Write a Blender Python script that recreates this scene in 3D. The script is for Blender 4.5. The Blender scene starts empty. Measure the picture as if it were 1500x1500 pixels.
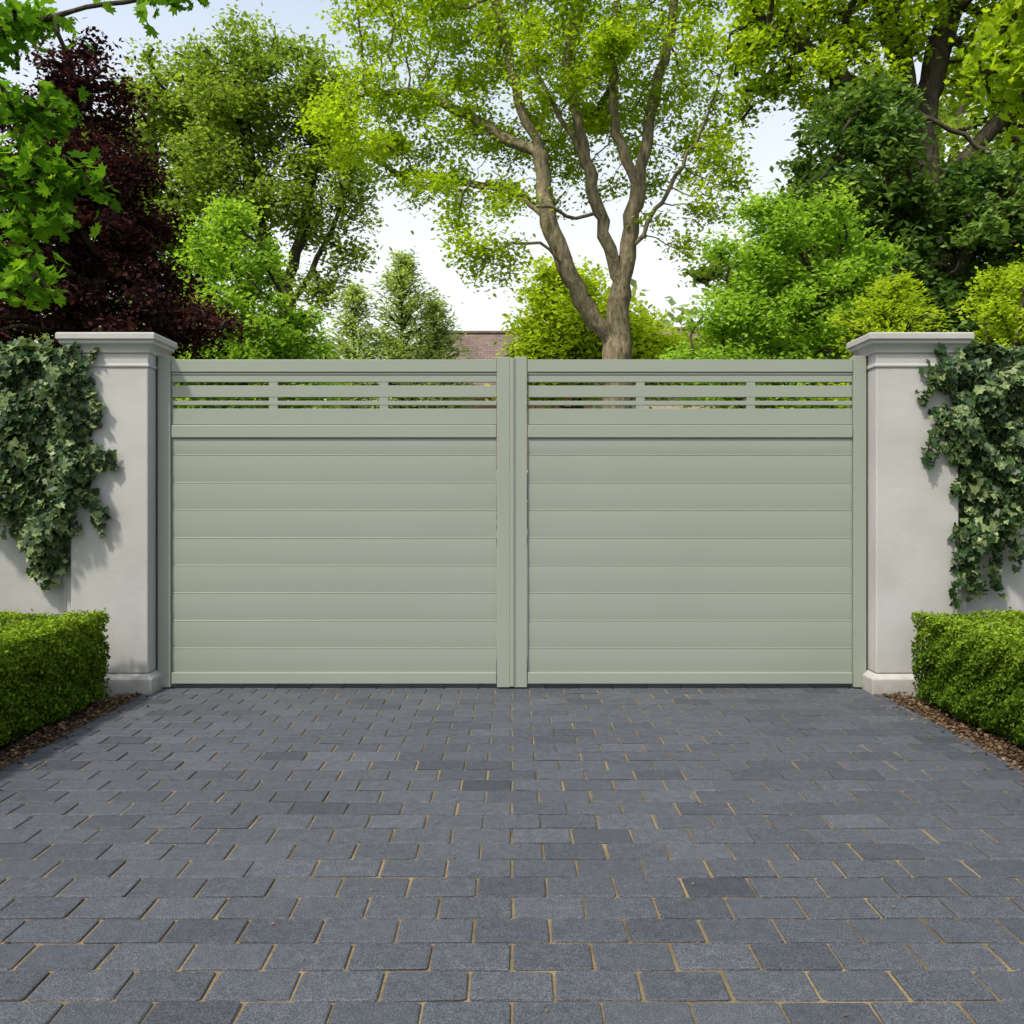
import bpy, math, numpy as np
from mathutils import Vector
sc = bpy.context.scene
COL = sc.collection

# ---------------------------------------------------------------- helpers
def nmat(name):
    m = bpy.data.materials.new(name); m.use_nodes = True
    nt = m.node_tree
    for n in list(nt.nodes): nt.nodes.remove(n)
    out = nt.nodes.new('ShaderNodeOutputMaterial')
    return m, nt, out
def N(nt, t, **kw):
    n = nt.nodes.new(t)
    for k, v in kw.items():
        if k.startswith('i_'): n.inputs[k[2:].replace('_', ' ')].default_value = v
        else: setattr(n, k, v)
    return n
def ramp(nt, fac, stops):
    r = nt.nodes.new('ShaderNodeValToRGB')
    e = r.color_ramp.elements
    while len(e) < len(stops): e.new(0.5)
    for i, (p, c) in enumerate(stops):
        e[i].position = p; e[i].color = (c[0], c[1], c[2], 1)
    nt.links.new(fac, r.inputs[0]); return r.outputs[0]
def noise(nt, scale, detail=4, rough=0.55, coord=None):
    tc = nt.nodes.new('ShaderNodeNewGeometry')
    n = nt.nodes.new('ShaderNodeTexNoise')
    n.inputs['Scale'].default_value = scale; n.inputs['Detail'].default_value = detail
    n.inputs['Roughness'].default_value = rough
    nt.links.new(coord if coord else tc.outputs['Position'], n.inputs['Vector'])
    return n.outputs['Fac']
def mixc(nt, fac, a, b, mode='MIX'):
    m = nt.nodes.new('ShaderNodeMix'); m.data_type = 'RGBA'; m.blend_type = mode
    for s, v in ((m.inputs[0], fac), (m.inputs[6], a), (m.inputs[7], b)):
        if hasattr(v, 'is_linked'): nt.links.new(v, s)
        elif isinstance(v, (int, float)): s.default_value = v
        else: s.default_value = (v[0], v[1], v[2], 1)
    return m.outputs[2]
def bump(nt, h, strength=0.3, dist=0.01):
    b = nt.nodes.new('ShaderNodeBump'); b.inputs['Strength'].default_value = strength
    b.inputs['Distance'].default_value = dist; nt.links.new(h, b.inputs['Height']); return b.outputs[0]
def principled(nt, out, col, rough=0.6, nrm=None, metal=0, spec=0.5):
    p = nt.nodes.new('ShaderNodeBsdfPrincipled')
    if hasattr(col, 'is_linked'): nt.links.new(col, p.inputs['Base Color'])
    else: p.inputs['Base Color'].default_value = (*col, 1)
    if hasattr(rough, 'is_linked'): nt.links.new(rough, p.inputs['Roughness'])
    else: p.inputs['Roughness'].default_value = rough
    p.inputs['Metallic'].default_value = metal
    p.inputs['Specular IOR Level'].default_value = spec
    if nrm is not None: nt.links.new(nrm, p.inputs['Normal'])
    nt.links.new(p.outputs[0], out.inputs[0]); return p

def leaf_mat(name, c0, c1, c2, trans=0.4, tcol=(1.6, 1.55, 0.6), gloss=0.0, grough=0.45):
    m, nt, out = nmat(name)
    a = N(nt, 'ShaderNodeAttribute', attribute_name='v')
    c = ramp(nt, a.outputs['Fac'], [(0.1, c0), (0.5, c1), (0.95, c2)])
    d = N(nt, 'ShaderNodeBsdfDiffuse'); nt.links.new(c, d.inputs[0])
    t = N(nt, 'ShaderNodeBsdfTranslucent')
    nt.links.new(mixc(nt, 1.0, c, tcol, 'MULTIPLY'), t.inputs[0])
    mx = N(nt, 'ShaderNodeMixShader'); mx.inputs[0].default_value = trans
    nt.links.new(d.outputs[0], mx.inputs[1]); nt.links.new(t.outputs[0], mx.inputs[2])
    last = mx
    if gloss > 0:
        g = N(nt, 'ShaderNodeBsdfGlossy'); g.inputs['Roughness'].default_value = grough
        m2 = N(nt, 'ShaderNodeMixShader'); m2.inputs[0].default_value = gloss
        nt.links.new(mx.outputs[0], m2.inputs[1]); nt.links.new(g.outputs[0], m2.inputs[2]); last = m2
    nt.links.new(last.outputs[0], out.inputs[0]); return m

def bark_mat(name, a, b):
    m, nt, out = nmat(name)
    g = N(nt, 'ShaderNodeNewGeometry')
    mp = N(nt, 'ShaderNodeMapping'); mp.inputs['Scale'].default_value = (1, 1, 0.3)
    nt.links.new(g.outputs['Position'], mp.inputs[0])
    n1 = noise(nt, 14, 5, 0.65, mp.outputs[0]); n2 = noise(nt, 2.2, 3)
    c = ramp(nt, n1, [(0.3, a), (0.7, b)])
    c = mixc(nt, 1.0, c, ramp(nt, n2, [(0.3, (0.62, 0.68, 0.55)), (0.7, (1.2, 1.15, 1.05))]), 'MULTIPLY')
    principled(nt, out, c, 0.9, bump(nt, n1, 1.0, 0.06), spec=0.2); return m

def mesh_obj(name, V, F, mats, parent=None, smooth=False, v=None, midx=None):
    V = np.asarray(V, np.float32)
    me = bpy.data.meshes.new(name)
    me.vertices.add(len(V)); me.vertices.foreach_set('co', V.ravel())
    loops = np.concatenate([np.asarray(f).ravel() for f in F]).astype(np.int32)
    tot = np.concatenate([np.full(len(f), np.asarray(f).shape[1]) for f in F]).astype(np.int32)
    start = np.concatenate([[0], np.cumsum(tot)[:-1]]).astype(np.int32)
    me.loops.add(len(loops)); me.loops.foreach_set('vertex_index', loops)
    me.polygons.add(len(tot)); me.polygons.foreach_set('loop_start', start)
    me.polygons.foreach_set('loop_total', tot)
    if midx is not None: me.polygons.foreach_set('material_index', np.asarray(midx, np.int32))
    me.polygons.foreach_set('use_smooth', np.full(len(tot), smooth))
    if v is not None:
        at = me.attributes.new('v', 'FLOAT', 'POINT'); at.data.foreach_set('value', np.asarray(v, np.float32))
    for m in (mats if isinstance(mats, (list, tuple)) else [mats]): me.materials.append(m)
    me.update(calc_edges=True); me.validate()
    o = bpy.data.objects.new(name, me); COL.objects.link(o)
    if parent: o.parent = parent
    return o
def empty(name, loc=(0, 0, 0)):
    e = bpy.data.objects.new(name, None); COL.objects.link(e); e.empty_display_size = 0.2
    return e
def box(name, x0, x1, y0, y1, z0, z1, mat, parent=None, bev=0.0, seg=2):
    V = [(x0,y0,z0),(x1,y0,z0),(x1,y1,z0),(x0,y1,z0),(x0,y0,z1),(x1,y0,z1),(x1,y1,z1),(x0,y1,z1)]
    F = [np.array([(0,3,2,1),(4,5,6,7),(0,1,5,4),(1,2,6,5),(2,3,7,6),(3,0,4,7)])]
    o = mesh_obj(name, V, F, mat, parent)
    if bev > 0:
        b = o.modifiers.new('b', 'BEVEL'); b.width = bev; b.segments = seg; b.limit_method = 'ANGLE'
    return o
def norm(a): return a / (np.linalg.norm(a, axis=-1, keepdims=True) + 1e-9)

def scatter(tv, tfs, P, T, Nn, S, v):
    B = np.cross(T, Nn)
    n = len(P); k = len(tv)
    V = P[:, None, :] + S[:, None, None] * (tv[None, :, 0:1]*B[:, None] + tv[None, :, 1:2]*T[:, None] + tv[None, :, 2:3]*Nn[:, None])
    F = [(np.arange(n)[:, None, None]*k + f[None]).reshape(-1, f.shape[1]) for f in tfs]
    return V.reshape(-1, 3), F, np.repeat(v, k)
DIA_V = np.array([(0, -.5, 0), (.3, -.05, .07), (0, .55, 0), (-.3, -.05, .07)], float)
DIA_F = [np.array([(0, 1, 2, 3)])]
def fan(half, c, cz=0.06):
    pts = half + [(-x, y) for x, y in half[::-1] if abs(x) > 1e-6]
    V = [(c[0], c[1], 0)] + [(x, y, cz*abs(x)*2 - 0.12*max(0, y-.5)) for x, y in pts]
    n = len(pts)
    return np.array(V, float), [np.array([(0, i+1, (i+1) % n+1) for i in range(n)])]
MAP_V, MAP_F = fan([(0,1.0),(.1,.72),(.27,.78),(.2,.5),(.6,.66),(.55,.48),(.8,.42),(.5,.24),(.66,.02),(.3,.06),(.04,-.02)], (0,.25))
IVY_V, IVY_F = fan([(0,.85),(.16,.55),(.42,.52),(.36,.26),(.52,-.08),(.2,-.14),(0,-.02)], (0,.2), 0.12)

def rand_leaf_dirs(rng, n, upb=0.6, droop=0.3):
    Nn = rng.normal(size=(n, 3)); Nn = norm(Nn); Nn[:, 2] = np.abs(Nn[:, 2]); Nn += [0, 0, upb]; Nn = norm(Nn)
    T = rng.normal(size=(n, 3)) - np.array([0, 0, droop]); T = norm(T - (T*Nn).sum(1, keepdims=True)*Nn)
    return T, Nn

# ---------------------------------------------------------------- tree generator
def grow(polys, attr, step, kill, maxit, rng, upb=0.05):
    pos = []; par = []
    for k, pl in enumerate(polys):
        pl = [np.array(p, float) for p in pl]
        if k == 0: pos.append(pl[0]); par.append(-1); cur = 0
        else:
            A = np.array(pos); cur = int(np.argmin(((A-pl[0])**2).sum(1)))
            pl[0] = pos[cur]
        for i in range(len(pl)-1):
            p0 = pl[max(i-1, 0)]; p1 = pl[i]; p2 = pl[i+1]; p3 = pl[min(i+2, len(pl)-1)]
            n = max(1, int(np.linalg.norm(p2-p1)/step+.5))
            for j in range(1, n+1):
                t = j/n
                q = .5*((2*p1)+(-p0+p2)*t+(2*p0-5*p1+4*p2-p3)*t*t+(-p0+3*p1-3*p2+p3)*t**3)
                q = q + rng.normal(size=3)*step*0.09
                pos.append(q); par.append(cur); cur = len(pos)-1
    pos = np.array(pos); par = list(par)
    d = np.linalg.norm(attr[:, None]-pos[None], axis=2)
    near = d.argmin(1); nd = d.min(1); alive = nd > kill
    for it in range(maxit):
        ids = np.where(alive)[0]
        if len(ids) == 0: break
        dirs = norm(attr[ids]-pos[near[ids]])
        u, inv = np.unique(near[ids], return_inverse=True)
        acc = np.zeros((len(u), 3)); np.add.at(acc, inv, dirs)
        acc = norm(norm(acc) + rng.normal(size=acc.shape)*0.18 + [0, 0, upb])
        new = pos[u] + acc*step
        base = len(pos); pos = np.vstack([pos, new]); par += list(u)
        dn = np.linalg.norm(attr[ids][:, None]-new[None], axis=2)
        j = dn.argmin(1); m = dn.min(1); better = m < nd[ids]
        near[ids[better]] = base + j[better]; nd[ids[better]] = m[better]
        alive[ids] = nd[ids] > kill
    return pos, np.array(par)

def tree(name, polys, R, lobes, n_attr, step, kill, leaves, lsize, spread, lmat, bmat, seed,
         maxit=60, pexp=0.42, tipd=3, template=None, upb=0.6, cull=0.12, sides=6, minr=0.006, flat=0.6):
    rng = np.random.default_rng(seed)
    lob = np.array(lobes, float)
    vol = lob[:, 3]*lob[:, 4]*lob[:, 5]; cnt = np.maximum(3, (n_attr*vol/vol.sum())).astype(int)
    A = []
    for L, c in zip(lob, cnt):
        dd = norm(rng.normal(size=(c, 3)))*(rng.random((c, 1))**0.42)
        A.append(L[:3] + dd*L[3:6])
    A = np.vstack(A)
    pos, par = grow(polys, A, step, kill, maxit, rng)
    n = len(pos)
    tips = np.zeros(n); hgt = np.zeros(n, int); kids = [[] for _ in range(n)]
    for i in range(1, n): kids[par[i]].append(i)
    for i in range(n-1, -1, -1):
        if not kids[i]: tips[i] = 1
        if par[i] >= 0:
            tips[par[i]] += tips[i]; hgt[par[i]] = max(hgt[par[i]], hgt[i]+1)
    r = np.maximum(R*(tips/tips[0])**pexp, minr)
    zb = pos[:, 2]-pos[0, 2]
    r *= 1 + 0.5*np.exp(-zb/0.35)*(r > R*0.6)
    root = empty(name)
    ang = np.linspace(0, 2*np.pi, sides, endpoint=False); ca = np.cos(ang)[:, None]; sa = np.sin(ang)[:, None]
    V = []; F = []; frames = [None]*n; ring = [0]*n
    frames[0] = (np.array([1., 0, 0]), np.array([0, 1., 0])); V.append(pos[0]+r[0]*(ca*frames[0][0]+sa*frames[0][1])); nv = sides
    idx = np.arange(sides); nx = (idx+1) % sides
    main = [max(k, key=lambda q: tips[q]) if k else -1 for k in kids]
    for i in range(1, n):
        p = par[i]; d = pos[i]-pos[p]; d = d/(np.linalg.norm(d)+1e-9)
        a = frames[p][0]; a = a-(a@d)*d; l = np.linalg.norm(a)
        if l < 0.1: a = np.cross(d, frames[p][1]); l = np.linalg.norm(a)
        a = a/l; b = np.cross(d, a); frames[i] = (a, b)
        if main[p] == i: r0 = ring[p]
        else:
            rr = min(r[i]*1.25, r[p])
            V.append(pos[p]+rr*(ca*a+sa*b)); r0 = nv; nv += sides
        V.append(pos[i]+r[i]*(ca*a+sa*b)); ring[i] = nv; nv += sides
        F.append(np.stack([r0+idx, r0+nx, ring[i]+nx, ring[i]+idx], 1))
    mesh_obj('trunk_and_limbs', np.vstack(V), [np.vstack(F)], bmat, root, True)
    ln = np.where((hgt <= tipd) & (np.arange(n) > 3))[0]
    ln = ln[rng.random(len(ln)) > cull]
    per = max(1, int(leaves/len(ln)))
    w = np.repeat(ln, per)
    cl = rng.random(n)
    off = rng.normal(size=(len(w), 3))*spread*np.array([1, 1, flat])
    back = rng.random((len(w), 1))
    pp = np.where(par[w] >= 0, par[w], 0)
    P = pos[w]*(1-back)+pos[pp]*back + off
    T, Nn = rand_leaf_dirs(rng, len(P), upb)
    S = lsize*rng.uniform(.6, 1.35, len(P))
    v = np.clip(0.45*cl[w]+0.55*rng.random(len(P)), 0, 1)
    tv, tf = template if template else (DIA_V, DIA_F)
    V, F, vv = scatter(tv, tf, P, T, Nn, S, v)
    mesh_obj('leaves', V, F, lmat, root, False, vv)
    print(name, 'nodes', n, 'leaves', len(P))
    return root

def conifer(name, x, y, h, rad, lmat, bmat, seed, z0=0.0, nleaf=9000, ls=0.09, whorl=0.28, base=0.08):
    rng = np.random.default_rng(seed); root = empty(name)
    V = []; F = []; sides = 6; ang = np.linspace(0, 2*np.pi, sides, endpoint=False); nv = 0
    idx = np.arange(sides); nx = (idx+1) % sides
    def tube(p, q, r0, r1):
        nonlocal nv
        d = norm(q-p); a = np.cross(d, [0.3, .2, .9] if abs(d[2]) < .9 else [1, 0, 0]); a = norm(a); b = np.cross(d, a)
        for c, r in ((p, r0), (q, r1)): V.append(c+r*(np.cos(ang)[:, None]*a+np.sin(ang)[:, None]*b))
        F.append(np.stack([nv+idx, nv+nx, nv+sides+nx, nv+sides+idx], 1)); nv += 2*sides
    tube(np.array([x, y, z0]), np.array([x, y, z0+h]), 0.03*h**.8, 0.008)
    P = []; D = []
    z = base*h
    while z < h*0.97:
        t = 1-z/h; L = rad*(t**0.8)*rng.uniform(.75, 1.15)
        for k in range(rng.integers(6, 10)):
            a = rng.random()*6.283; l = L*rng.uniform(.6, 1.15)
            d = np.array([math.cos(a), math.sin(a), 0.2+0.7*(1-t)])
            p = np.array([x, y, z0+z+rng.normal()*.05]); q = p+d*l + [0, 0, -0.12*l]
            tube(p, q, 0.010*h**.5, .003)
            m = int(max(3, 14*l/rad)); s = np.linspace(.12, 1, m)
            for ss in s:
                P.append(p+(q-p)*ss); D.append(np.append(d[:2], l*(1-ss)+.1))
        z += whorl*rng.uniform(.7, 1.2)*(0.5+0.6*t)
    mesh_obj('trunk_and_limbs', np.vstack(V), [np.vstack(F)], bmat, root, True)
    P = np.array(P); D = np.array(D); per = max(1, nleaf//len(P))
    w = np.repeat(np.arange(len(P)), per)
    side = np.stack([-D[w, 1], D[w, 0], np.zeros(len(w))], 1)
    off = rng.normal(size=(len(w), 1))
    Q = P[w] + side*off*0.35*np.minimum(D[w, 2:3]+.1, .4) + rng.normal(size=(len(w), 3))*[.05, .05, .04]*(ls/.07)
    T = norm(np.stack([D[w, 0], D[w, 1], 0.1+0*w], 1) + side*np.sign(off)*.7 + rng.normal(size=(len(w), 3))*.45)
    Nn = np.array([0, 0, 1.])+rng.normal(size=(len(w), 3))*.6; Nn = norm(Nn-(Nn*T).sum(1, keepdims=True)*T)
    v = np.clip(.5*rng.random(len(P))[w]+.5*rng.random(len(w)), 0, 1)
    V2, F2, vv = scatter(DIA_V*[.7, 1, 1], DIA_F, Q, T, Nn, ls*rng.uniform(.6, 1.3, len(w)), v)
    mesh_obj('needles', V2, F2, lmat, root, False, vv)
    return root

# ---------------------------------------------------------------- materials
SUN_EL, SUN_AZ = math.radians(54), math.radians(220)   # azimuth clockwise from +Y
bark = bark_mat('bark_grey', (.085, .068, .047), (.34, .28, .20))
barkd = bark_mat('bark_dark', (.03, .024, .018), (.11, .09, .065))
L_main = leaf_mat('leaf_lime', (.14, .23, .012), (.28, .40, .022), (.44, .55, .04), .55)
L_green = leaf_mat('leaf_green', (.09, .15, .025), (.19, .28, .05), (.31, .41, .09), .5)
L_dark = leaf_mat('leaf_dark', (.025, .06, .018), (.085, .16, .04), (.26, .37, .11), .38)
L_mint = leaf_mat('leaf_fresh', (.14, .25, .030), (.26, .42, .055), (.40, .56, .10), .5)
L_copper = leaf_mat('leaf_copper', (.012, .008, .009), (.030, .015, .017), (.10, .045, .040), .3, (1.6, .85, .65))
L_maple = leaf_mat('leaf_maple', (.04, .11, .010), (.09, .21, .018), (.20, .36, .03), .5)
L_yel = leaf_mat('leaf_yellow_green', (.18, .27, .02), (.33, .44, .030), (.48, .57, .05), .5)
L_con = leaf_mat('needle_green', (.20, .28, .09), (.33, .43, .17), (.48, .57, .27), .5)
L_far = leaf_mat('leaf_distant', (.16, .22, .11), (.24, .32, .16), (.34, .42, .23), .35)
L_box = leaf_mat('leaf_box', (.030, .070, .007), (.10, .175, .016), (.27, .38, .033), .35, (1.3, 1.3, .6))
L_ivy = leaf_mat('leaf_ivy', (.016, .042, .012), (.055, .10, .028), (.24, .30, .12), .2, (1.2, 1.3, .7), .025, .45)

m_gate, nt, out = nmat('gate_paint')
n1 = noise(nt, 1.3, 1)
c = ramp(nt, n1, [(.3, (.244, .264, .220)), (.7, (.254, .274, .230))])
principled(nt, out, c, .45, spec=.35)
m_dark, nt, out = nmat('dark_rubber_and_gap'); principled(nt, out, (.01, .01, .01), .7)  # also colours the gate's gap strips, where it stands for shade
m_wall, nt, out = nmat('painted_render')
n1 = noise(nt, 220, 2, .6); n2 = noise(nt, 1.6, 5, .6); n3 = noise(nt, 18, 3)
c = ramp(nt, n2, [(.25, (.32, .31, .295)), (.6, (.41, .40, .382)), (.85, (.45, .44, .42))])
g = N(nt, 'ShaderNodeNewGeometry'); sx = N(nt, 'ShaderNodeSeparateXYZ'); nt.links.new(g.outputs['Position'], sx.inputs[0])
mr = N(nt, 'ShaderNodeMapRange'); mr.inputs[1].default_value = 0; mr.inputs[2].default_value = .35
nt.links.new(sx.outputs[2], mr.inputs[0])
ad = N(nt, 'ShaderNodeMath', operation='ADD'); nt.links.new(mr.outputs[0], ad.inputs[0]); nt.links.new(n3, ad.inputs[1])
dirt = ramp(nt, ad.outputs[0], [(.35, (.74, .71, .66)), (.9, (1, 1, 1))])
c = mixc(nt, 1, c, dirt, 'MULTIPLY')
mm = N(nt, 'ShaderNodeMath', operation='ADD'); nt.links.new(n1, mm.inputs[0]); nt.links.new(n3, mm.inputs[1])
principled(nt, out, c, .85, bump(nt, mm.outputs[0], .45, .004), spec=.25)
m_pave, nt, out = nmat('concrete_paver')
a = N(nt, 'ShaderNodeAttribute', attribute_name='v')
c = ramp(nt, a.outputs['Fac'], [(0, (.036, .040, .050)), (.5, (.058, .064, .077)), (1, (.080, .087, .101))])
sp = noise(nt, 300, 2, .75); md = noise(nt, 30, 4, .6)
c = mixc(nt, 1, c, ramp(nt, sp, [(.34, (.42, .42, .44)), (.5, (1, 1, 1)), (.64, (1.9, 1.88, 1.82))]), 'MULTIPLY')
c = mixc(nt, 1, c, ramp(nt, md, [(.3, (.80, .80, .83)), (.7, (1.18, 1.16, 1.12))]), 'MULTIPLY')
mm = N(nt, 'ShaderNodeMath', operation='ADD'); nt.links.new(sp, mm.inputs[0]); nt.links.new(md, mm.inputs[1])
principled(nt, out, c, .72, bump(nt, mm.outputs[0], .8, .003), spec=.38)
m_sand, nt, out = nmat('jointing_sand')
s = noise(nt, 260, 3, .7); s2 = noise(nt, 3.5, 3)
c = ramp(nt, s, [(.3, (.11, .085, .052)), (.7, (.32, .245, .15))])
c = mixc(nt, 1, c, ramp(nt, s2, [(.35, (.5, .52, .52)), (.62, (1.15, 1.1, 1))]), 'MULTIPLY')
principled(nt, out, c, .95, bump(nt, s, .8, .004), spec=.1)
m_grass, nt, out = nmat('lawn')
s = noise(nt, 40, 4, .7); s2 = noise(nt, .3, 3)
c = mixc(nt, s2, ramp(nt, s, [(.3, (.03, .055, .012)), (.7, (.09, .14, .03))]), (.07, .10, .03))
principled(nt, out, c, .95, None, spec=.1)
m_soil, nt, out = nmat('bark_mulch_soil')
s = noise(nt, 60, 5, .7)
principled(nt, out, ramp(nt, s, [(.3, (.025, .016, .010)), (.7, (.11, .07, .042))]), .95, bump(nt, s, 1, .02), spec=.1)
m_chip, nt, out = nmat('mulch_chips')
a = N(nt, 'ShaderNodeAttribute', attribute_name='v')
principled(nt, out, ramp(nt, a.outputs['Fac'], [(0, (.03, .018, .010)), (.6, (.10, .06, .035)), (1, (.22, .15, .085))]), .9, spec=.1)
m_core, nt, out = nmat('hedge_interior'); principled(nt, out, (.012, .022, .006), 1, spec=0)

# ---------------------------------------------------------------- ground & drive
mesh_obj('ground', [(-1500, -1500, -.035), (1500, -1500, -.035), (1500, 1500, -.035), (-1500, 1500, -.035)], [np.array([(0, 1, 2, 3)])], m_grass)
HW = 2.04
drive = empty('driveway')
# joint sand: gently uneven sheet so some joints are fuller than others
gx = np.linspace(-HW, HW, 60); gy = np.linspace(-9, .6, 140)
GX, GY = np.meshgrid(gx, gy)
GZ = -.0012+.0011*np.sin(GX*5.1+GY*2.3)*np.sin(GY*3.7-GX*1.9)+.0005*np.sin(GX*17+GY*13)
nxg, nyg = 60, 140
ii = (np.arange(nyg-1)[:, None]*nxg+np.arange(nxg-1)[None]).ravel()
mesh_obj('joint_sand', np.stack([GX.ravel(), GY.ravel(), GZ.ravel()], 1), [np.stack([ii, ii+1, ii+nxg+1, ii+nxg], 1)], m_sand, drive, True)
BW, BD, J = .190, .1235, .0068
rng = np.random.default_rng(1)
rects = []
for row in range(-48, 30):
    ya = -3.083 + row*BD; yb = ya+BD
    if yb > .6: break
    offx = 0 if row % 2 else BW/2
    k0 = int(math.floor((-HW-offx)/BW))
    for k in range(k0, -k0+2):
        xa = max(-HW, offx+k*BW); xb = min(HW, offx+(k+1)*BW)
        if xb-xa < .04: continue
        rects.append((xa+J/2, xb-J/2, ya+J/2, yb-J/2))
rects = np.array(rects); n = len(rects)
rects += rng.normal(size=rects.shape)*.0010
def ringpts(inset, z):
    x0 = rects[:, 0]+inset; x1 = rects[:, 1]-inset; y0 = rects[:, 2]+inset; y1 = rects[:, 3]-inset
    c = .006
    pts = [(x0+c, y0), (x1-c, y0), (x1, y0+c), (x1, y1-c), (x1-c, y1), (x0+c, y1), (x0, y1-c), (x0, y0+c)]
    return np.stack([np.stack([p[0], p[1], np.full(n, z)], 1) for p in pts], 1)
rings = [ringpts(0, -.03), ringpts(0, .0000), ringpts(.0014, .0030), ringpts(.0044, .0044)]
V = np.concatenate(rings, 1)
V[:, 8:, :2] += rng.normal(size=(n, 24, 2))*.0010
tilt = rng.normal(size=(n, 2))*.0035; cen = np.stack([(rects[:, 0]+rects[:, 1])/2, (rects[:, 2]+rects[:, 3])/2], 1)
V[:, :, 2] += ((V[:, :, :2]-cen[:, None])*tilt[:, None]).sum(2) + (rng.normal(size=n)*.0005)[:, None]
i8 = np.arange(8); n8 = (i8+1) % 8
q = np.vstack([np.stack([a*8+i8, a*8+n8, (a+1)*8+n8, (a+1)*8+i8], 1) for a in range(3)])
top = np.arange(24, 32)[None]
F = [(np.arange(n)[:, None, None]*32+q).reshape(-1, 4), np.arange(n)[:, None]*32+top]
bv = np.clip(rng.normal(.56, .13, n)-.3*(rng.random(n) < .07), 0, 1)
mesh_obj('paving_bricks', V.reshape(-1, 3), F, m_pave, drive, False, np.repeat(bv, 32))
m_gravel, nt, out = nmat('gravel')
s = noise(nt, 90, 4, .7)
principled(nt, out, ramp(nt, s, [(.3, (.12, .11, .095)), (.7, (.34, .31, .27))]), .95, None, spec=.1)
mesh_obj('gravel_path', [(-2.3, .61, -.02), (2.3, .61, -.02), (2.6, 26, -.02), (-1.2, 26, -.02)], [np.array([(0, 1, 2, 3)])], m_gravel)
def bed(s):
    o = empty('flower_bed')
    xs = sorted((s*HW, s*4.6))
    mesh_obj('soil', [(xs[0], -4, -.012), (xs[1], -4, -.012), (xs[1], .3, -.012), (xs[0], .3, -.012)], [np.array([(0, 1, 2, 3)])], m_soil, o)
    k = 5200; rg = np.random.default_rng(3 if s > 0 else 4)
    x = s*(HW-.03+np.abs(rg.normal(size=k))*.09); yy = rg.uniform(-3.5, -.12, k)
    spill = rg.random(k) < .06; x[spill] -= s*np.abs(rg.normal(size=spill.sum()))*.08
    P = np.stack([x, yy, np.where(np.abs(x) > HW, rg.uniform(-.01, .02, k), .008)], 1)
    T = norm(rg.normal(size=(k, 3))*[1, 1, .25]); Nn = norm(np.array([0, 0, 1.])+rg.normal(size=(k, 3))*.4); Nn = norm(Nn-(Nn*T).sum(1, keepdims=True)*T)
    Vv, Ff, vv = scatter(DIA_V*[1.1, 1, .8], DIA_F, P, T, Nn, rg.uniform(.008, .026, k), rg.random(k))
    mesh_obj('mulch', Vv, Ff, m_chip, o, False, vv)
bed(-1); bed(1)
rg = np.random.default_rng(9); k = 300
P = np.stack([rg.uniform(-2, 2, k), -rg.random(k)**1.4*4+.0, np.full(k, .010)], 1)
T = norm(rg.normal(size=(k, 3))*[1, 1, .1]); Nn = norm(np.array([0, 0, 1.])+rg.normal(size=(k, 3))*.25); Nn = norm(Nn-(Nn*T).sum(1, keepdims=True)*T)
Vv, Ff, vv = scatter(DIA_V, DIA_F, P, T, Nn, rg.uniform(.004, .014, k), rg.uniform(.7, 1, k))
mesh_obj('fallen_leaves', Vv, Ff, m_chip, None, False, vv)

# ---------------------------------------------------------------- pillars & walls
def sq_profile(name, cx, cy, prof, mat, parent, bev=0):
    V = []; F = []
    for hx, hy, z in prof:
        V += [(cx-hx, cy-hy, z), (cx+hx, cy-hy, z), (cx+hx, cy+hy, z), (cx-hx, cy+hy, z)]
    m = len(prof)
    for i in range(m-1):
        for k in range(4): F.append((i*4+k, i*4+(k+1) % 4, (i+1)*4+(k+1) % 4, (i+1)*4+k))
    F.append((0, 3, 2, 1)); b = (m-1)*4; F.append((b, b+1, b+2, b+3))
    o = mesh_obj(name, V, [np.array(F)], mat, parent)
    if bev:
        bb = o.modifiers.new('b', 'BEVEL'); bb.width = bev; bb.segments = 2; bb.limit_method = 'ANGLE'; bb.angle_limit = .3
    return o
def pillar(s):
    e = empty('gate_pillar'); h = .227 if s > 0 else .212; cx = s*(2.001+h); cy = .010; d = .114
    def pr(L): return [(h+o, d+o, z) for o, z in L]
    sq_profile('shaft', cx, cy, pr([(0, .11), (0, 1.80)]), m_wall, e, .006)
    sq_profile('plinth', cx, cy, pr([(.035, -.02), (.035, .085), (.004, .108)]), m_wall, e, .005)
    sq_profile('capital', cx, cy, pr([(.008, 1.795), (.008, 1.808), (.002, 1.812), (.002, 1.866),
        (.012, 1.872), (.014, 1.884), (.020, 1.896), (.030, 1.908), (.043, 1.918),
        (.046, 1.934), (.057, 1.940), (.057, 1.970), (.051, 1.976), (-.10, 1.990)]), m_wall, e, .0025)
    return e
pillar(-1); pillar(1)
def wall(s):
    e = empty('garden_wall'); k0 = 0 if s > 0 else -.03
    def b(nm, xa, xb, *r, bev=.004):
        xs = sorted((s*(xa+(k0 if xa < 2.6 else 0)), s*(xb+(k0 if xb < 2.6 else 0)))); return box(nm, xs[0], xs[1], *r, m_wall, e, bev)
    b('wall_body', 2.457, 10, .0, .24, -.03, 1.80)
    b('coping', 2.46, 10, -.04, .28, 1.80, 1.86, bev=.01)
    b('pilaster_strip', 2.466, 2.510, -.035, -.0025, .0, 1.798)
    b('pilaster_edge', 2.517, 2.540, -.018, -.0025, .0, 1.797)
    b('wall_base', 2.545, 10, -.03, -.003, -.03, .14)
wall(-1); wall(1)

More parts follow.
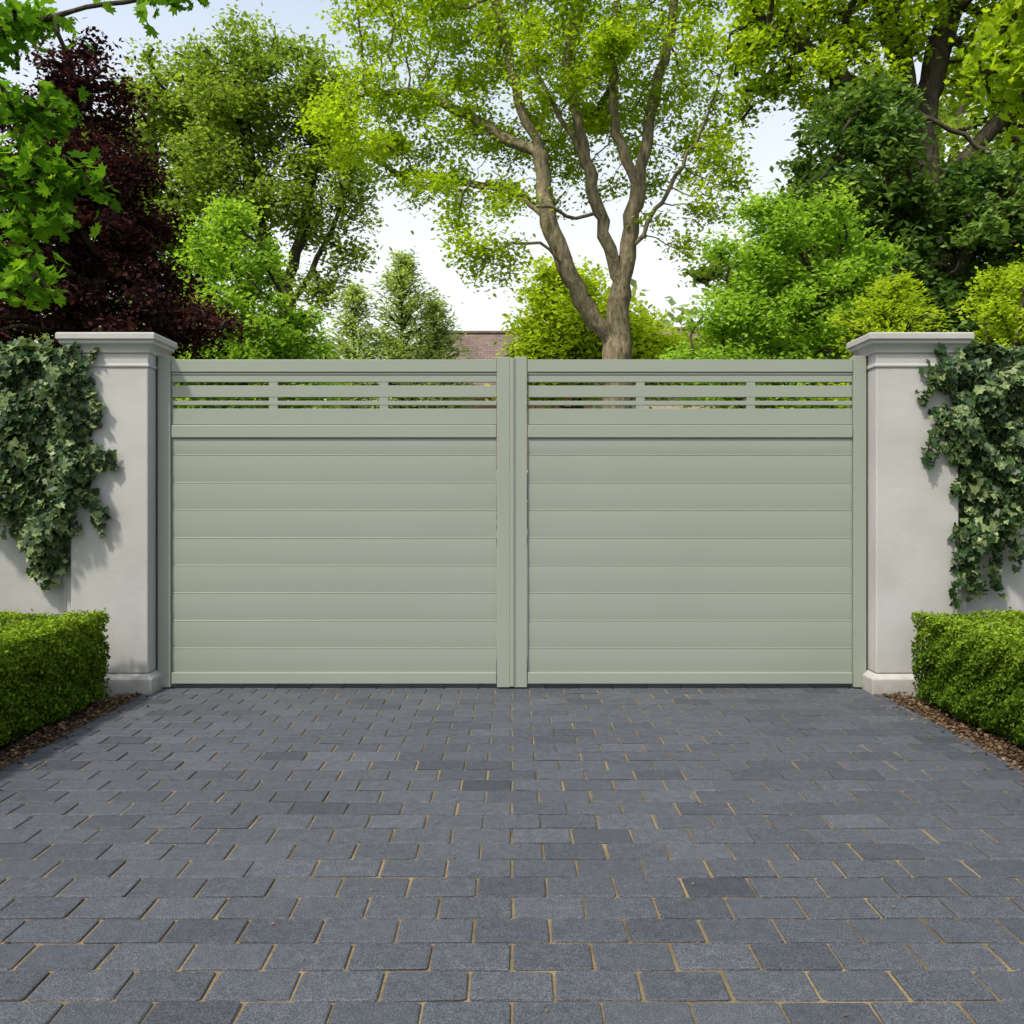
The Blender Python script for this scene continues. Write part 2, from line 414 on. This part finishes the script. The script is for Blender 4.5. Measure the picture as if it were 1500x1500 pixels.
# ---------------------------------------------------------------- gate
gate = empty('driveway_gate')
ZB = .012
def gb(nm, x0, x1, y0, y1, z0, z1, bev=.0025): return box(nm, x0, x1, y0, y1, z0, z1, m_gate, gate, bev, 2)
def extrude_x(nm, prof, x0, x1):
    m = len(prof)
    V = [(x0, p[0], p[1]) for p in prof]+[(x1, p[0], p[1]) for p in prof]
    F = np.array([(i, (i+1) % m, m+(i+1) % m, m+i) for i in range(m)])
    caps = np.array([list(range(m))[::-1], list(range(m, 2*m))])
    return mesh_obj(nm, V, [F, caps], m_gate, gate)
for s in (-1, 1):
    def X(a, b): return sorted((s*a, s*b))
    a, b = X(1.916, 1.988); gb('hinge_stile', a, b, -.004, .056, ZB, 1.872)
    a, b = X(1.9905, 1.9995); box('gap_shade_strip', a, b, .012, .05, ZB, 1.87, m_dark, gate)  # near-black strip filling the open gap, its shade put in as colour
    a, b = X(.084, .012); gb('meeting_stile', a, b, -.004, .056, ZB, 1.866)
    a, b = X(.0865, 1.9135)
    yb, yf = .054, .006
    gb('top_rail', a, b, yf-.004, yb, 1.782, 1.852)
    gb('top_rail_bead', a, b, yf+.002, yb-.006, 1.768, 1.7795, .001)
    gb('slot_board', a, b, yf+.006, yb-.012, 1.727, 1.7655, .0015)
    gb('slot_board', a, b, yf+.006, yb-.012, 1.642, 1.707, .0015)
    gb('slot_bar', a, b, yf+.006, yb-.012, 1.597, 1.621, .0015)
    gb('slot_board', a, b, yf+.006, yb-.012, 1.487, 1.577, .0015)
    for c in (.6565, 1.2785):
        c2 = 2.0-c
        a2, b2 = sorted((s*(c2-.024), s*(c2+.024)))
        for z0, z1 in ((1.7075, 1.7265), (1.6215, 1.6415), (1.5775, 1.5965)):
            gb('slot_spacer', a2, b2, yf+.0075, yb-.014, z0, z1, 0)
    gb('middle_rail', a, b, yf-.004, yb, 1.413, 1.484, .004)
    gb('bottom_rail', a, b, yf-.004, yb, .03, .094, .004)
    tops = [1.411]+[1.319-.1553*i for i in range(8)]
    for i in range(9):
        zt = tops[i]; zb = tops[i+1]+.0004 if i < 8 else .0945
        H = zt-zb
        prof = [(yb-.014, zb), (yf+.0100, zb)]
        for u in np.linspace(.01, .96, 14):      # gently convex board face
            prof.append((yf+.0070+.0032*abs(u-.6)**2/.36, zb+u*H))
        prof += [(yf+.0066, zt-.0040), (yf+.0062, zt-.0026), (yf+.0074, zt-.0008), (yf+.0105, zt-.0002), (yb-.014, zt-.0002)]
        extrude_x('slat', prof, a+.001, b-.001)
gb('cover_strip', -.0115, .0115, -.012, .05, ZB+.004, 1.858, .004)
gb('cover_strip_lip', .013, .0165, -.0085, -.0045, ZB+.004, 1.858, .001)
box('bottom_stop', -.05, .05, .062, .11, -.02, .018, m_dark, gate, .004)
for s in (-1, 1):
    for z in (.25, 1.0, 1.65):
        x0, x1 = sorted((s*1.95, s*1.999)); box('hinge', x0, x1, .0575, .08, z, z+.1, m_dark, gate, .004)

# ---------------------------------------------------------------- hedges
def hedge(s, seed, x0):
    e = empty('box_hedge'); rg = np.random.default_rng(seed)
    x1, y0, y1, z1 = 3.3, -2.7, -.27, .462
    a, b = sorted((s*(x0+.05), s*x1)); box('dark_core', a, b, y0+.05, y1-.05, -.01, z1-.05, m_core, e, .03, 3)  # solid dark filler box, shade inside the hedge put into its colour
    def und(p, q): return .014*np.sin(p*9+seed)+.012*np.sin(q*13+p*5)+.009*np.sin(p*29+q*21)
    P = []; NN = []
    def add(k, fn):
        p, nn = fn(k); P.append(p); NN.append(nn)
    dep = lambda k: np.abs(rg.normal(size=k))*.018-.020*(rg.random(k) < .13)*rg.random(k)
    def side(k):
        yy = rg.uniform(y0, y1, k); zz = rg.uniform(.02, z1, k); d = dep(k)+und(yy, zz*2)
        cr = np.maximum(0, zz-(z1-.03)); d += cr**2*16; d += np.maximum(0, .08-zz)*.5
        return np.stack([s*(x0+d), yy, zz], 1), np.tile([-s, 0, .25], (k, 1))
    def topf(k):
        xx = rg.uniform(x0, x1, k); yy = rg.uniform(y0, y1, k); d = dep(k)+und(xx*1.3, yy)*1.1
        cr = np.maximum(0, .03-(xx-x0)); d += cr**2*16
        cr = np.maximum(0, .03-(y1-yy)); d += cr**2*16
        return np.stack([s*xx, yy, z1-d], 1), np.tile([0, 0, 1.], (k, 1))
    def back(k):
        xx = rg.uniform(x0, x1, k); zz = rg.uniform(.02, z1, k); d = dep(k)+und(xx, zz)
        return np.stack([s*xx, y1-d, zz], 1), np.tile([0, 1., .2], (k, 1))
    def front(k):
        p, nn = back(k); p[:, 1] = y0+(y1-p[:, 1]); return p, np.tile([0, -1., .2], (k, 1))
    add(34000, side); add(34000, topf); add(3500, back); add(4500, front)
    P = np.vstack(P); NN = np.vstack(NN); k = len(P)
    Nn = norm(NN+rg.normal(size=(k, 3))*.75)
    T = norm(NN*.6+rg.normal(size=(k, 3))*.7+[0, 0, .4]); T = norm(T-(T*Nn).sum(1, keepdims=True)*Nn)
    v = np.clip(rg.random(k)*.7+.45*(P[:, 2]/z1)**3-.05, 0, 1)  # lighter leaves toward the top, sunlight on the hedge put into their colour
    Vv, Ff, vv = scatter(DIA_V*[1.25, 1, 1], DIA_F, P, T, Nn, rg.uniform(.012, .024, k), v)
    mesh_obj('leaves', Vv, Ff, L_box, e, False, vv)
hedge(-1, 11, 2.14); hedge(1, 12, 2.13)

# ---------------------------------------------------------------- ivy
def inpoly(x, z, poly):
    c = np.zeros(len(x), bool); m = len(poly)
    for i in range(m):
        x1, z1 = poly[i]; x2, z2 = poly[(i+1) % m]
        cond = ((z1 > z) != (z2 > z)) & (x < (x2-x1)*(z-z1)/(z2-z1+1e-12)+x1)
        c ^= cond
    return c
def edge_dist(x, z, poly):
    d = np.full(len(x), 9.); m = len(poly)
    for i in range(m):
        a = np.array(poly[i]); b = np.array(poly[(i+1) % m]); ab = b-a
        t = np.clip(((x-a[0])*ab[0]+(z-a[1])*ab[1])/(ab@ab), 0, 1)
        d = np.minimum(d, np.hypot(x-a[0]-t*ab[0], z-a[1]-t*ab[1]))
    return d
def ivy(poly, strands, seed, s):
    e = empty('ivy_plant'); rg = np.random.default_rng(seed)
    xs = [p[0] for p in poly]; k = 27000
    x = rg.uniform(min(xs), max(xs), k); z = rg.uniform(.5, 1.96, k)
    m = inpoly(x + .03*np.sin(z*31+x*7), z + .03*np.sin(x*40), poly); x = x[m]; z = z[m]
    d = edge_dist(x, z, poly)
    keep = rg.random(len(x)) < np.clip(.25+d*7, 0, 1); x = x[keep]; z = z[keep]; d = d[keep]
    lump = .5+.5*np.sin(x*19+seed+3*np.sin(z*5))*np.sin(z*15+x*7)
    th = np.clip(d*1.5, 0, .14)*(.25+1.2*lump)+.02
    onp = np.abs(x) < 2.455
    yb = np.where(onp, -.108, -.045)
    u = rg.random(len(x))**.6
    y = yb-th*u
    P = np.stack([x, y, z], 1)
    k2 = 4500; tx = s*rg.uniform(2.40, 4.9, k2); ty = rg.uniform(-.12, .32, k2)
    tz = 1.86+.07*(1-((ty-.08)/.24)**2)*(.6+.4*np.sin(tx*14+seed))+rg.normal(size=k2)*.018
    tm = np.abs(tx) > 2.47; P = np.vstack([P, np.stack([tx, ty, tz], 1)[tm]])
    nf = len(x); n = len(P)
    SP = []; stemV = []; stemF = []; nv = 0
    for (sx_, sz, ex, ez) in strands:
        mm = 26; t = np.linspace(0, 1, mm)
        px = sx_+(ex-sx_)*t+.018*np.sin(t*9+sx_*50); pz = sz+(ez-sz)*t; py = np.where(np.abs(px) < 2.455, -.118, -.06)-.025*np.sin(t*3)
        pts = np.stack([px, py, pz], 1)
        for q in pts:
            stemV += [q+[.0022, 0, 0], q+[-.0015, .002, 0], q+[-.001, -.002, .001]]
        for i in range(mm-1):
            for j in range(3): stemF.append((nv+i*3+j, nv+i*3+(j+1) % 3, nv+i*3+3+(j+1) % 3, nv+i*3+3+j))
        nv += mm*3
        SP.append(np.repeat(pts, 2, 0)+rg.normal(size=(mm*2, 3))*[.018, .006, .018])
    if SP: P = np.vstack([P]+SP); mesh_obj('stems', np.array(stemV), [np.array(stemF)], barkd, e)
    n2 = len(P)
    NN = np.tile([0, -1., .45], (n2, 1)); NN[nf:n, :] = [0, -.4, 1]
    Nn = norm(NN+rg.normal(size=(n2, 3))*.5)
    T = norm(np.array([0, -.25, -1.])+rg.normal(size=(n2, 3))*.5); T = norm(T-(T*Nn).sum(1, keepdims=True)*Nn)
    v = np.clip(rg.random(n2)**1.4, 0, 1)
    Vv, Ff, vv = scatter(IVY_V, IVY_F, P, T, Nn, rg.uniform(.024, .060, n2), v)
    mesh_obj('leaves', Vv, Ff, L_ivy, e, False, vv)
polyL = [(-2.29,1.90),(-2.31,1.60),(-2.29,1.50),(-2.32,1.43),(-2.22,1.30),(-2.27,1.16),(-2.32,1.02),(-2.38,.90),(-2.45,.80),(-2.52,.66),(-2.60,.62),(-2.68,.72),(-2.74,.86),
         (-2.84,.98),(-3.0,.95),(-3.2,.85),(-3.4,1.1),(-3.7,1.3),(-4.1,1.1),(-4.5,1.4),(-4.9,1.6),(-4.9,1.92),(-3.5,1.94)]
polyR = [(2.29,1.86),(2.27,1.72),(2.36,1.60),(2.31,1.50),(2.36,1.36),(2.43,1.20),(2.45,1.0),(2.43,.86),(2.44,.68),(2.50,.60),(2.56,.50),(2.60,.60),(2.59,.76),(2.72,.80),(2.80,.95),(2.84,1.05),
         (3.0,.9),(3.25,1.1),(3.6,1.3),(4.0,1.15),(4.5,1.5),(4.9,1.6),(4.9,1.92),(3.4,1.93)]
ivy(polyL, [(-2.36,1.42,-2.16,1.24),(-2.34,1.2,-2.23,.92),(-2.33,1.72,-2.25,1.5),(-2.62,.8,-2.57,.58)], 21, -1)
ivy(polyR, [(2.36,1.52,2.26,1.28),(2.46,.9,2.43,.5),(2.6,.9,2.70,.56),(2.33,1.8,2.25,1.6),(2.7,1.0,2.82,.72)], 22, 1)

# ---------------------------------------------------------------- trees
tree('sycamore_tree',
     [[(2.0,12,-.05),(2.06,12,2),(2.03,12,3.7),(2.03,12,5.0)],
      [(2.0,12,4.1),(1.62,11.9,4.45),(1.31,11.8,4.85),(.92,11.7,5.63),(.65,11.7,6.55),(.52,11.8,7.6),(.13,11.7,8.6),(-.2,11.6,9.9),(-.5,11.5,11)],
      [(2.03,12,5.0),(1.92,11.9,5.6),(1.70,11.8,6.28),(1.5,11.7,6.9),(1.31,11.7,8.0),(1.05,11.7,9.3),(1.3,11.8,10.6),(1.2,11.8,12)],
      [(2.03,12,5.0),(2.22,12.0,5.7),(2.35,11.9,6.7),(2.48,11.9,7.5),(2.75,12,8.9),(3.07,12,10.2),(3.1,12,11.6)],
      [(2.2,12.1,5.65),(2.62,11.8,6.3),(3.07,11.6,7.07),(3.5,11.4,7.85),(3.85,11.3,9.0)],
      [(1.62,12.1,6.5),(1.2,11.6,6.3),(.7,11.2,6.35),(.0,10.9,6.5),(-.7,10.7,6.6)],
      [(.55,11.8,7.5),(-.2,12,8.0),(-1.1,12.2,8.6),(-2.0,12.2,8.9),(-2.9,12.1,8.8)],
      [(.70,11.7,6.4),(.2,12.2,6.9),(-.6,12.7,7.3),(-1.5,12.9,7.5),(-2.4,12.8,7.6)],
      [(1.4,11.8,7.5),(.9,11.6,8.2),(.4,11.6,9.2),(.2,11.6,10.4)],[(2.4,11.9,7.0),(2.0,11.8,8.0),(1.9,11.8,9.4),(2.1,11.8,11)],
      [(1.0,11.7,5.5),(.5,11.2,5.7),(-.1,10.9,5.6)]],
     .29,
     [(-2.0,12.3,8.4,1.9,1.7,1.5),(-3.1,12,8.2,.9,1.2,1.0),(-1.3,12,7.0,1.0,1.2,.8),(-.5,11,6.1,1.1,.9,1.0),(.4,12.9,9.8,2.4,2.0,1.9),(2.9,12.9,8.9,1.6,1.8,1.8),(.8,12.4,11.6,3.8,2.4,2.0),
      (3.8,11.8,7.2,.9,1.1,1.2),(-2.2,12,10.6,1.6,1.8,1.2),(1.0,13.4,7.9,1.8,1.0,1.2),(-.4,11.2,5.2,.8,.7,.5),(.9,10.8,8.9,1.4,.7,.8),(2.6,10.9,9.4,1.1,.7,.8),(3.3,12,5.9,.6,.7,.5)],
     1600, .25, .28, 76000, .098, .19, L_main, bark, 31, maxit=55, sides=8, tipd=2, cull=.12, minr=.006, pexp=.56)
tree('lime_tree',
     [[(1.8,19,0),(1.8,19,3),(1.7,19,5)]], .18,
     [(1.9,19,5.2,1.9,1.3,1.5),(.8,19,4.6,1.2,1.1,1.1),(3.7,19.2,4.8,1.3,1.2,1.2),(1.4,19,6.6,1.1,1.1,1.0),(5.0,19,4.6,1.1,1,.9)],
     650, .35, .38, 24000, .16, .28, L_yel, barkd, 32, minr=.01)
tree('plane_tree',
     [[(-6.4,21,0),(-6.5,21,4),(-6.6,21,7.5)],[(-6.6,21,7.0),(-7.4,21,9),(-7.8,21,11.5),(-7.9,21,14)],[(-6.6,21,7.3),(-6.0,21,9.5),(-5.8,21,12)],[(-6.6,21,6.5),(-5.6,20.6,8),(-4.8,20.4,9.6)]],
     .3,
     [(-7.6,21,12.8,2.0,2,2.1),(-5.9,21,12.2,1.7,1.8,1.9),(-4.9,20.7,10.2,1.0,1.5,1.0),(-6.3,21,9.6,2.2,1.8,1.1),(-4.6,20.5,8.4,.9,1,.8),(-8.6,21,10.6,1.6,1.8,1.4),(-5.4,20.5,7.2,.8,.8,.7)],
     1050, .42, .45, 34000, .15, .28, L_green, barkd, 33, tipd=2, cull=.16, pexp=.5)
tree('plane_tree',
     [[(-10.6,23,0),(-10.6,23,5),(-10.5,23,9)],[(-10.5,23,8.5),(-11.3,23,11),(-11.3,23,14)],[(-10.5,23,9),(-9.6,23,12),(-9.4,23,14.5)]],
     .42,
     [(-10,23,13.3,1.9,2,2.0),(-11.8,23,12,1.9,2,2.4),(-10.6,23,9.5,2.6,2,2.0),(-13.5,23,10.5,2,2,3)],
     800, .45, .48, 28000, .17, .28, L_green, barkd, 34, tipd=2, cull=.16)
tree('copper_beech_tree',
     [[(-5.3,5.6,0),(-5.3,5.6,2.5),(-5.25,5.6,5),(-5.3,5.6,6.3)],[(-5.3,5.6,1.9),(-4.6,5.4,2.7),(-3.9,5.2,3.2)],[(-5.3,5.6,2.4),(-4.8,5.3,3.5),(-4.5,5.2,4.5)]],
     .2,
     [(-5.2,5.6,5.4,.75,.9,1.2),(-5.3,5.5,4.4,1.2,1.2,1.2),(-4.75,5.4,4.2,.85,.9,1.2),(-4.5,5.3,3.2,.95,1.0,.8),(-5.6,5.4,3.2,1.3,1.2,1.0),(-6.4,5.6,4.2,1.0,1.1,1.8),(-3.8,5.2,2.95,.75,.7,.5)],
     1300, .17, .2, 58000, .072, .13, L_copper, barkd, 35, tipd=3, upb=.5)
tree('hazel_tree',
     [[(-4.2,9,0),(-4.2,9,2.2),(-4.25,9,4)],[(-4.2,9,1.8),(-3.7,9,3),(-3.5,9,4)]], .12,
     [(-4.35,9,4.8,.8,.8,1.0),(-4.6,9,3.7,1.0,.9,.9),(-3.7,8.9,3.7,.85,.9,.75),(-3.2,8.9,3.0,.6,.7,.6),(-4.2,9,2.8,1.4,1,.7)],
     600, .2, .22, 30000, .085, .14, L_mint, barkd, 36, tipd=2)
conifer('cypress_tree', -3.55, 15, 5.9, 2.0, L_con, barkd, 41, nleaf=15000, ls=.12)
conifer('cypress_tree', -2.55, 15.6, 6.8, 2.2, L_con, barkd, 42, nleaf=16000, ls=.12)
conifer('cypress_tree', -1.85, 16.4, 5.9, 2.1, L_con, barkd, 43, nleaf=14000, ls=.12)
tree('beech_tree',
     [[(7.0,10,0),(7.0,10,3.5),(6.95,10,5.5),(6.9,10,7.2)],[(6.9,10,7.0),(6.5,9.9,8.4),(6.0,9.8,9.8)],[(6.9,10,7.2),(7.2,10,8.6),(7.6,10,10)],
      [(6.9,10,6.7),(5.9,9.7,7.6),(4.9,9.5,8.3),(4.0,9.4,8.8)],[(7,10,6),(8,9.8,7.2),(9,9.7,8.0)]],
     .34,
     [(4.3,9.5,8.7,1.0,1.2,1.3),(5.2,9.5,9.2,1.2,1.3,1.2),(6.5,9.7,9.5,1.4,1.5,.8),(8.3,9.7,8.9,1.1,1.4,1.3),(3.9,9.4,7.8,.5,.8,.7),(8.9,9.7,7.3,.9,1.2,.8),(6.3,9.8,11,2.6,2,1.2),(5.2,9.4,7.7,1.1,1,.7),(6.1,9.3,8.2,.8,.7,.6)],
     1150, .25, .28, 46000, .10, .17, L_main, barkd, 37, tipd=2)
tree('chestnut_tree',
     [[(6.0,8,0),(6.0,8,3),(5.8,8,5)],[(5.9,8,3),(4.9,7.8,4.4),(4.6,7.8,5.2)],[(5.9,8,3.4),(6.8,7.8,5),(7.2,7.8,6)]],
     .24,
     [(5.1,8,6.0,1.0,1.0,1.0),(4.8,7.9,4.9,1.1,1.0,.9),(6.2,7.7,4.9,1.2,1.1,.9),(7.5,7.8,5.2,1.1,1.2,.9),(5.6,7.9,3.7,1.9,1.2,.9),(5.3,8.3,6.8,.7,.9,.5)],
     900, .23, .26, 36000, .12, .15, L_dark, barkd, 38, tipd=2, cull=.2)
tree('oak_tree',
     [[(9.5,17,0),(9.5,17,4),(9.4,17,7)]], .4,
     [(8.3,17,7.4,2.4,2,2.0),(11.2,17,9.0,2.4,2,3),(6.4,16.6,5.6,2.0,1.6,2.0),(9,17,5,4,2,2.2),(13.5,17,8,2.5,2,4),(5.2,17.5,6.8,1.0,1.2,1.2)],
     800, .5, .5, 28000, .20, .30, L_green, barkd, 39, tipd=2)
tree('hornbeam_tree',
     [[(3.3,6,0),(3.3,6,1.5),(3.2,6,3)],[(3.3,6,1.2),(3.8,6,2.5),(3.8,6,3.8)],[(3.3,6,1.2),(2.7,6,2.4)]], .1,
     [(3.1,6,4.1,.7,.7,.65),(2.75,6,3.2,.65,.7,.6),(3.6,6,4.4,.6,.7,.55),(3.5,6,3.3,.9,.8,.8),(2.5,5.9,2.6,.55,.6,.5),(3.4,6,2.4,1.3,.8,.6),(4.2,6,3.6,.6,.7,.8)],
     750, .16, .18, 36000, .068, .12, L_mint, barkd, 40, tipd=2)
conifer('spruce_tree', 3.85, 4.0, 3.3, 1.5, L_yel, barkd, 44, nleaf=20000, ls=.06, whorl=.2)
tree('euonymus_shrub',
     [[(4.35,3.1,0),(4.35,3.1,1.2),(4.4,3.1,2)]], .06,
     [(4.5,3.1,2.7,.45,.4,.5),(4.2,3.1,2.25,.45,.4,.4),(4.75,3.1,2.3,.6,.5,.7),(4.75,3.1,3.05,.4,.4,.35)],
     380, .11, .13, 17000, .045, .07, L_yel, barkd, 45, tipd=3)
tree('maple_tree',
     [[(-4.9,1.6,0),(-4.9,1.6,2),(-4.8,1.5,3.2),(-4.6,1.4,4.6)],[(-4.85,1.5,2.6),(-4.2,1.2,3.0),(-3.6,1.0,3.15),(-3.1,.9,3.2)],[(-4.7,1.5,3.6),(-4.0,1.2,4.0),(-3.3,1.0,4.25),(-2.7,.9,4.35),(-2.1,.85,4.42)],
      [(-4.85,1.5,2.2),(-4.2,1.2,2.4),(-3.55,1.0,2.35)],[(-4.0,1.2,4.0),(-3.5,1.1,3.7),(-3.15,1.0,3.65)]],
     .12,
     [(-3.35,1.0,4.2,.5,.5,.3),(-3.3,1.0,3.65,.4,.4,.3),(-3.15,.95,3.15,.5,.4,.35),(-3.3,1.0,2.5,.3,.4,.3),(-3.3,1.0,2.85,.35,.4,.3),(-4.2,1.2,3.6,.6,.6,.8),(-4.8,1.5,4.8,1.0,.9,.7)],
     320, .12, .13, 4600, .075, .085, L_maple, barkd, 46, tipd=3, template=(MAP_V, MAP_F), upb=.3, flat=.7, minr=.003)
tree('maple_tree',
     [[(6.3,3.2,0),(6.3,3.2,2.5),(6.1,3.1,4),(5.9,3,5.5)],[(6.1,3.1,3.8),(5.3,3,4.6),(4.6,2.9,4.9),(4.15,2.9,4.85)],[(5.95,3,5),(5.2,3,5.4),(4.5,2.9,5.6)]],
     .14,
     [(4.6,3,5.2,.45,.5,.35),(4.4,3,4.75,.28,.4,.2),(4.95,3,4.9,.5,.5,.5),(4.95,3,5.7,.6,.5,.4),(5.9,3,5.5,1.0,.8,.8),(4.8,3,4.35,.3,.4,.35)],
     380, .14, .15, 4600, .075, .10, L_main, barkd, 47, tipd=3, template=(MAP_V, MAP_F), upb=.3, flat=.7, minr=.003)
rg = np.random.default_rng(77)
Pd = []
for i in range(150):
    a = rg.uniform(-1, 1); x = a*62; y = rg.uniform(42, 62)
    h = 6.2 + 3.5*rg.random() + 6*min(1, abs(x-(-2))/22)
    c = np.array([x, y, h*.55]); k = 420
    dd = norm(rg.normal(size=(k, 3)))*(rg.uniform(.75, 1.05, (k, 1)))
    lump = 1+.22*np.sin(dd[:, :1]*7+i)*np.sin(dd[:, 2:3]*8+i*2)
    Pd.append(c+dd*lump*[3.0, 2.5, h*.5])
Pd = np.vstack(Pd); T, Nn = rand_leaf_dirs(rg, len(Pd), .4)
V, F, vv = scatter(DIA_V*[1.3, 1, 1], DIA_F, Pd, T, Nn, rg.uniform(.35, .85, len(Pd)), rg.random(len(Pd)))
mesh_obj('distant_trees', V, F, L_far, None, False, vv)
def shrubbery(xa, xb, y, h, seed, mat):
    rg = np.random.default_rng(seed); Q = []
    for i in range(int((xb-xa)*1.6)):
        x = rg.uniform(xa, xb); hh = h*rg.uniform(.8, 1.15); k = 1200
        dd = norm(rg.normal(size=(k, 3)))*(rg.uniform(.7, 1.05, (k, 1)))
        Q.append(np.array([x, y+rg.normal()*.4, hh*.5])+dd*(1+.2*np.sin(dd[:, :1]*6+i)*np.sin(dd[:, 2:]*7+i))*[.8, .7, hh*.5])
    P = np.vstack(Q); T, Nn = rand_leaf_dirs(rg, len(P), .4)
    V, F, vv = scatter(DIA_V, DIA_F, P, T, Nn, rg.uniform(.06, .13, len(P)), rg.random(len(P)))
    mesh_obj('shrubbery', V, F, mat, None, False, vv)
shrubbery(-8, -3.4, 7.6, 2.6, 51, L_dark); shrubbery(3.4, 9, 9.4, 2.9, 52, L_dark)
shrubbery(-9.5, -5.5, 18.5, 6.0, 53, L_green)

# ---------------------------------------------------------------- houses
def tile_mat(name, a, b, sc_, bw=.5, rh=.25, mort=(.02, .015, .012)):
    m, nt, out = nmat(name)
    tc = N(nt, 'ShaderNodeTexCoord'); bt = N(nt, 'ShaderNodeTexBrick')
    mp = N(nt, 'ShaderNodeMapping'); mp.inputs['Rotation'].default_value = (math.radians(90), 0, 0)
    nt.links.new(tc.outputs['Object'], mp.inputs[0]); nt.links.new(mp.outputs[0], bt.inputs[0])
    bt.inputs['Color1'].default_value = (*a, 1); bt.inputs['Color2'].default_value = (*b, 1); bt.inputs['Mortar'].default_value = (*mort, 1)
    bt.inputs['Scale'].default_value = sc_; bt.inputs['Mortar Size'].default_value = .015
    bt.inputs['Brick Width'].default_value = bw; bt.inputs['Row Height'].default_value = rh
    c = mixc(nt, 1, bt.outputs[0], ramp(nt, noise(nt, .8, 4), [(.3, (.75, .75, .75)), (.7, (1.15, 1.12, 1.1))]), 'MULTIPLY')
    principled(nt, out, c, .85, bump(nt, bt.outputs[1], .4, .02)); return m
m_tile = tile_mat('roof_tiles', (.14, .095, .08), (.20, .14, .115), 2.0, mort=(.06, .045, .04))
m_brick = tile_mat('brick', (.26, .11, .07), (.34, .17, .11), 4.4, .5, .25, (.3, .27, .23))
m_stone = tile_mat('pale_brick', (.38, .31, .23), (.46, .39, .30), 4.4, .5, .25, (.35, .32, .28))
m_white, nt, out = nmat('white_paint'); principled(nt, out, (.75, .74, .7), .5)
m_glass, nt, out = nmat('window_glass'); principled(nt, out, (.03, .04, .05), .08, spec=.8)
def house(x, y, w, d, eave, ridge, mwall, ch=.3):
    e = empty('brick_house')
    box('walls', x-w/2, x+w/2, y, y+d, -.03, eave, mwall, e)
    o = .35
    V = [(x-w/2-o, y-o, eave-.15), (x+w/2+o, y-o, eave-.15), (x+w/2+o, y+d+o, eave-.15), (x-w/2-o, y+d+o, eave-.15),
         (x-w/2-o, y+d/2, ridge), (x+w/2+o, y+d/2, ridge)]
    F4 = np.array([(0, 1, 5, 4), (2, 3, 4, 5), (0, 3, 2, 1)]); F3 = np.array([(0, 4, 3), (1, 2, 5)])
    mesh_obj('roof', V, [F4, F3], m_tile, e)
    cx = x+w*ch; box('chimney', cx-.4, cx+.4, y+d/2-.35, y+d/2+.35, ridge-1, ridge+.9, mwall, e, .02)
    for k in (-.2, .2): box('chimney_pot', cx+k-.12, cx+k+.12, y+d/2-.12, y+d/2+.12, ridge+.9, ridge+1.2, m_tile, e, .04)
    box('ridge_tiles', x-w/2-o, x+w/2+o, y+d/2-.12, y+d/2+.12, ridge-.04, ridge+.09, m_tile, e, .04)
    box('door', x-.5, x+.5, y-.05, y-.003, 0, 2.1, m_white, e)
    for fl in range(int(eave//2.7)):
        for kx in (-.36, -.14, .14, .36):
            wx = x+kx*w; z0 = .9+fl*2.7
            box('window_frame', wx-.6, wx+.6, y-.06, y-.003, z0, z0+1.2, m_white, e)
            for q in (-.28, .28): box('window_pane', wx+q-.24, wx+q+.24, y-.075, y-.062, z0+.08, z0+1.12, m_glass, e)
house(-.2, 29, 6.6, 6.5, 5.2, 7.95, m_brick, .36)
house(9.6, 36, 7.5, 6, 6.2, 9.4, m_stone, .3)

# ---------------------------------------------------------------- sky, sun, camera
w = bpy.data.worlds.new('World'); sc.world = w; w.use_nodes = True; nt = w.node_tree
bg = nt.nodes['Background']; sky = nt.nodes.new('ShaderNodeTexSky'); sky.sky_type = 'NISHITA'
sky.sun_disc = False; sky.sun_elevation = SUN_EL; sky.sun_rotation = SUN_AZ
sky.air_density = 1.0; sky.dust_density = 3.0; sky.ozone_density = 1.0
tc = nt.nodes.new('ShaderNodeTexCoord'); sx = nt.nodes.new('ShaderNodeSeparateXYZ'); nt.links.new(tc.outputs['Generated'], sx.inputs[0])
hz = ramp(nt, sx.outputs[2], [(0.0, (.98,)*3), (.27, (.90,)*3), (.5, (.45,)*3), (1.0, (.20,)*3)])
sk = mixc(nt, 1.0, sky.outputs[0], (1.6, 1.75, 1.75), 'MULTIPLY')
fin = mixc(nt, hz, sk, (7.1, 7.25, 7.3))
nt.links.new(fin, bg.inputs[0]); bg.inputs[1].default_value = .15
sl = bpy.data.lights.new('sun', 'SUN'); sl.energy = 4.2; sl.angle = math.radians(4); sl.color = (1, .94, .82)
so = bpy.data.objects.new('sun', sl); COL.objects.link(so)
sd = Vector((math.sin(SUN_AZ)*math.cos(SUN_EL), math.cos(SUN_AZ)*math.cos(SUN_EL), math.sin(SUN_EL)))
so.rotation_euler = sd.to_track_quat('Z', 'Y').to_euler(); so.location = (-5, -8, 12)
cam = bpy.data.cameras.new('camera'); co = bpy.data.objects.new('camera', cam); COL.objects.link(co)
co.location = (0, -4.98, 1.08); co.rotation_euler = (math.radians(90), 0, 0)
cam.sensor_width = 36; cam.lens = 36*1300/1500; cam.shift_y = -22/1500; cam.clip_end = 4000; cam.clip_start = .05
sc.camera = co
sc.view_settings.view_transform = 'Standard'; sc.view_settings.look = 'None'; sc.view_settings.exposure = 0
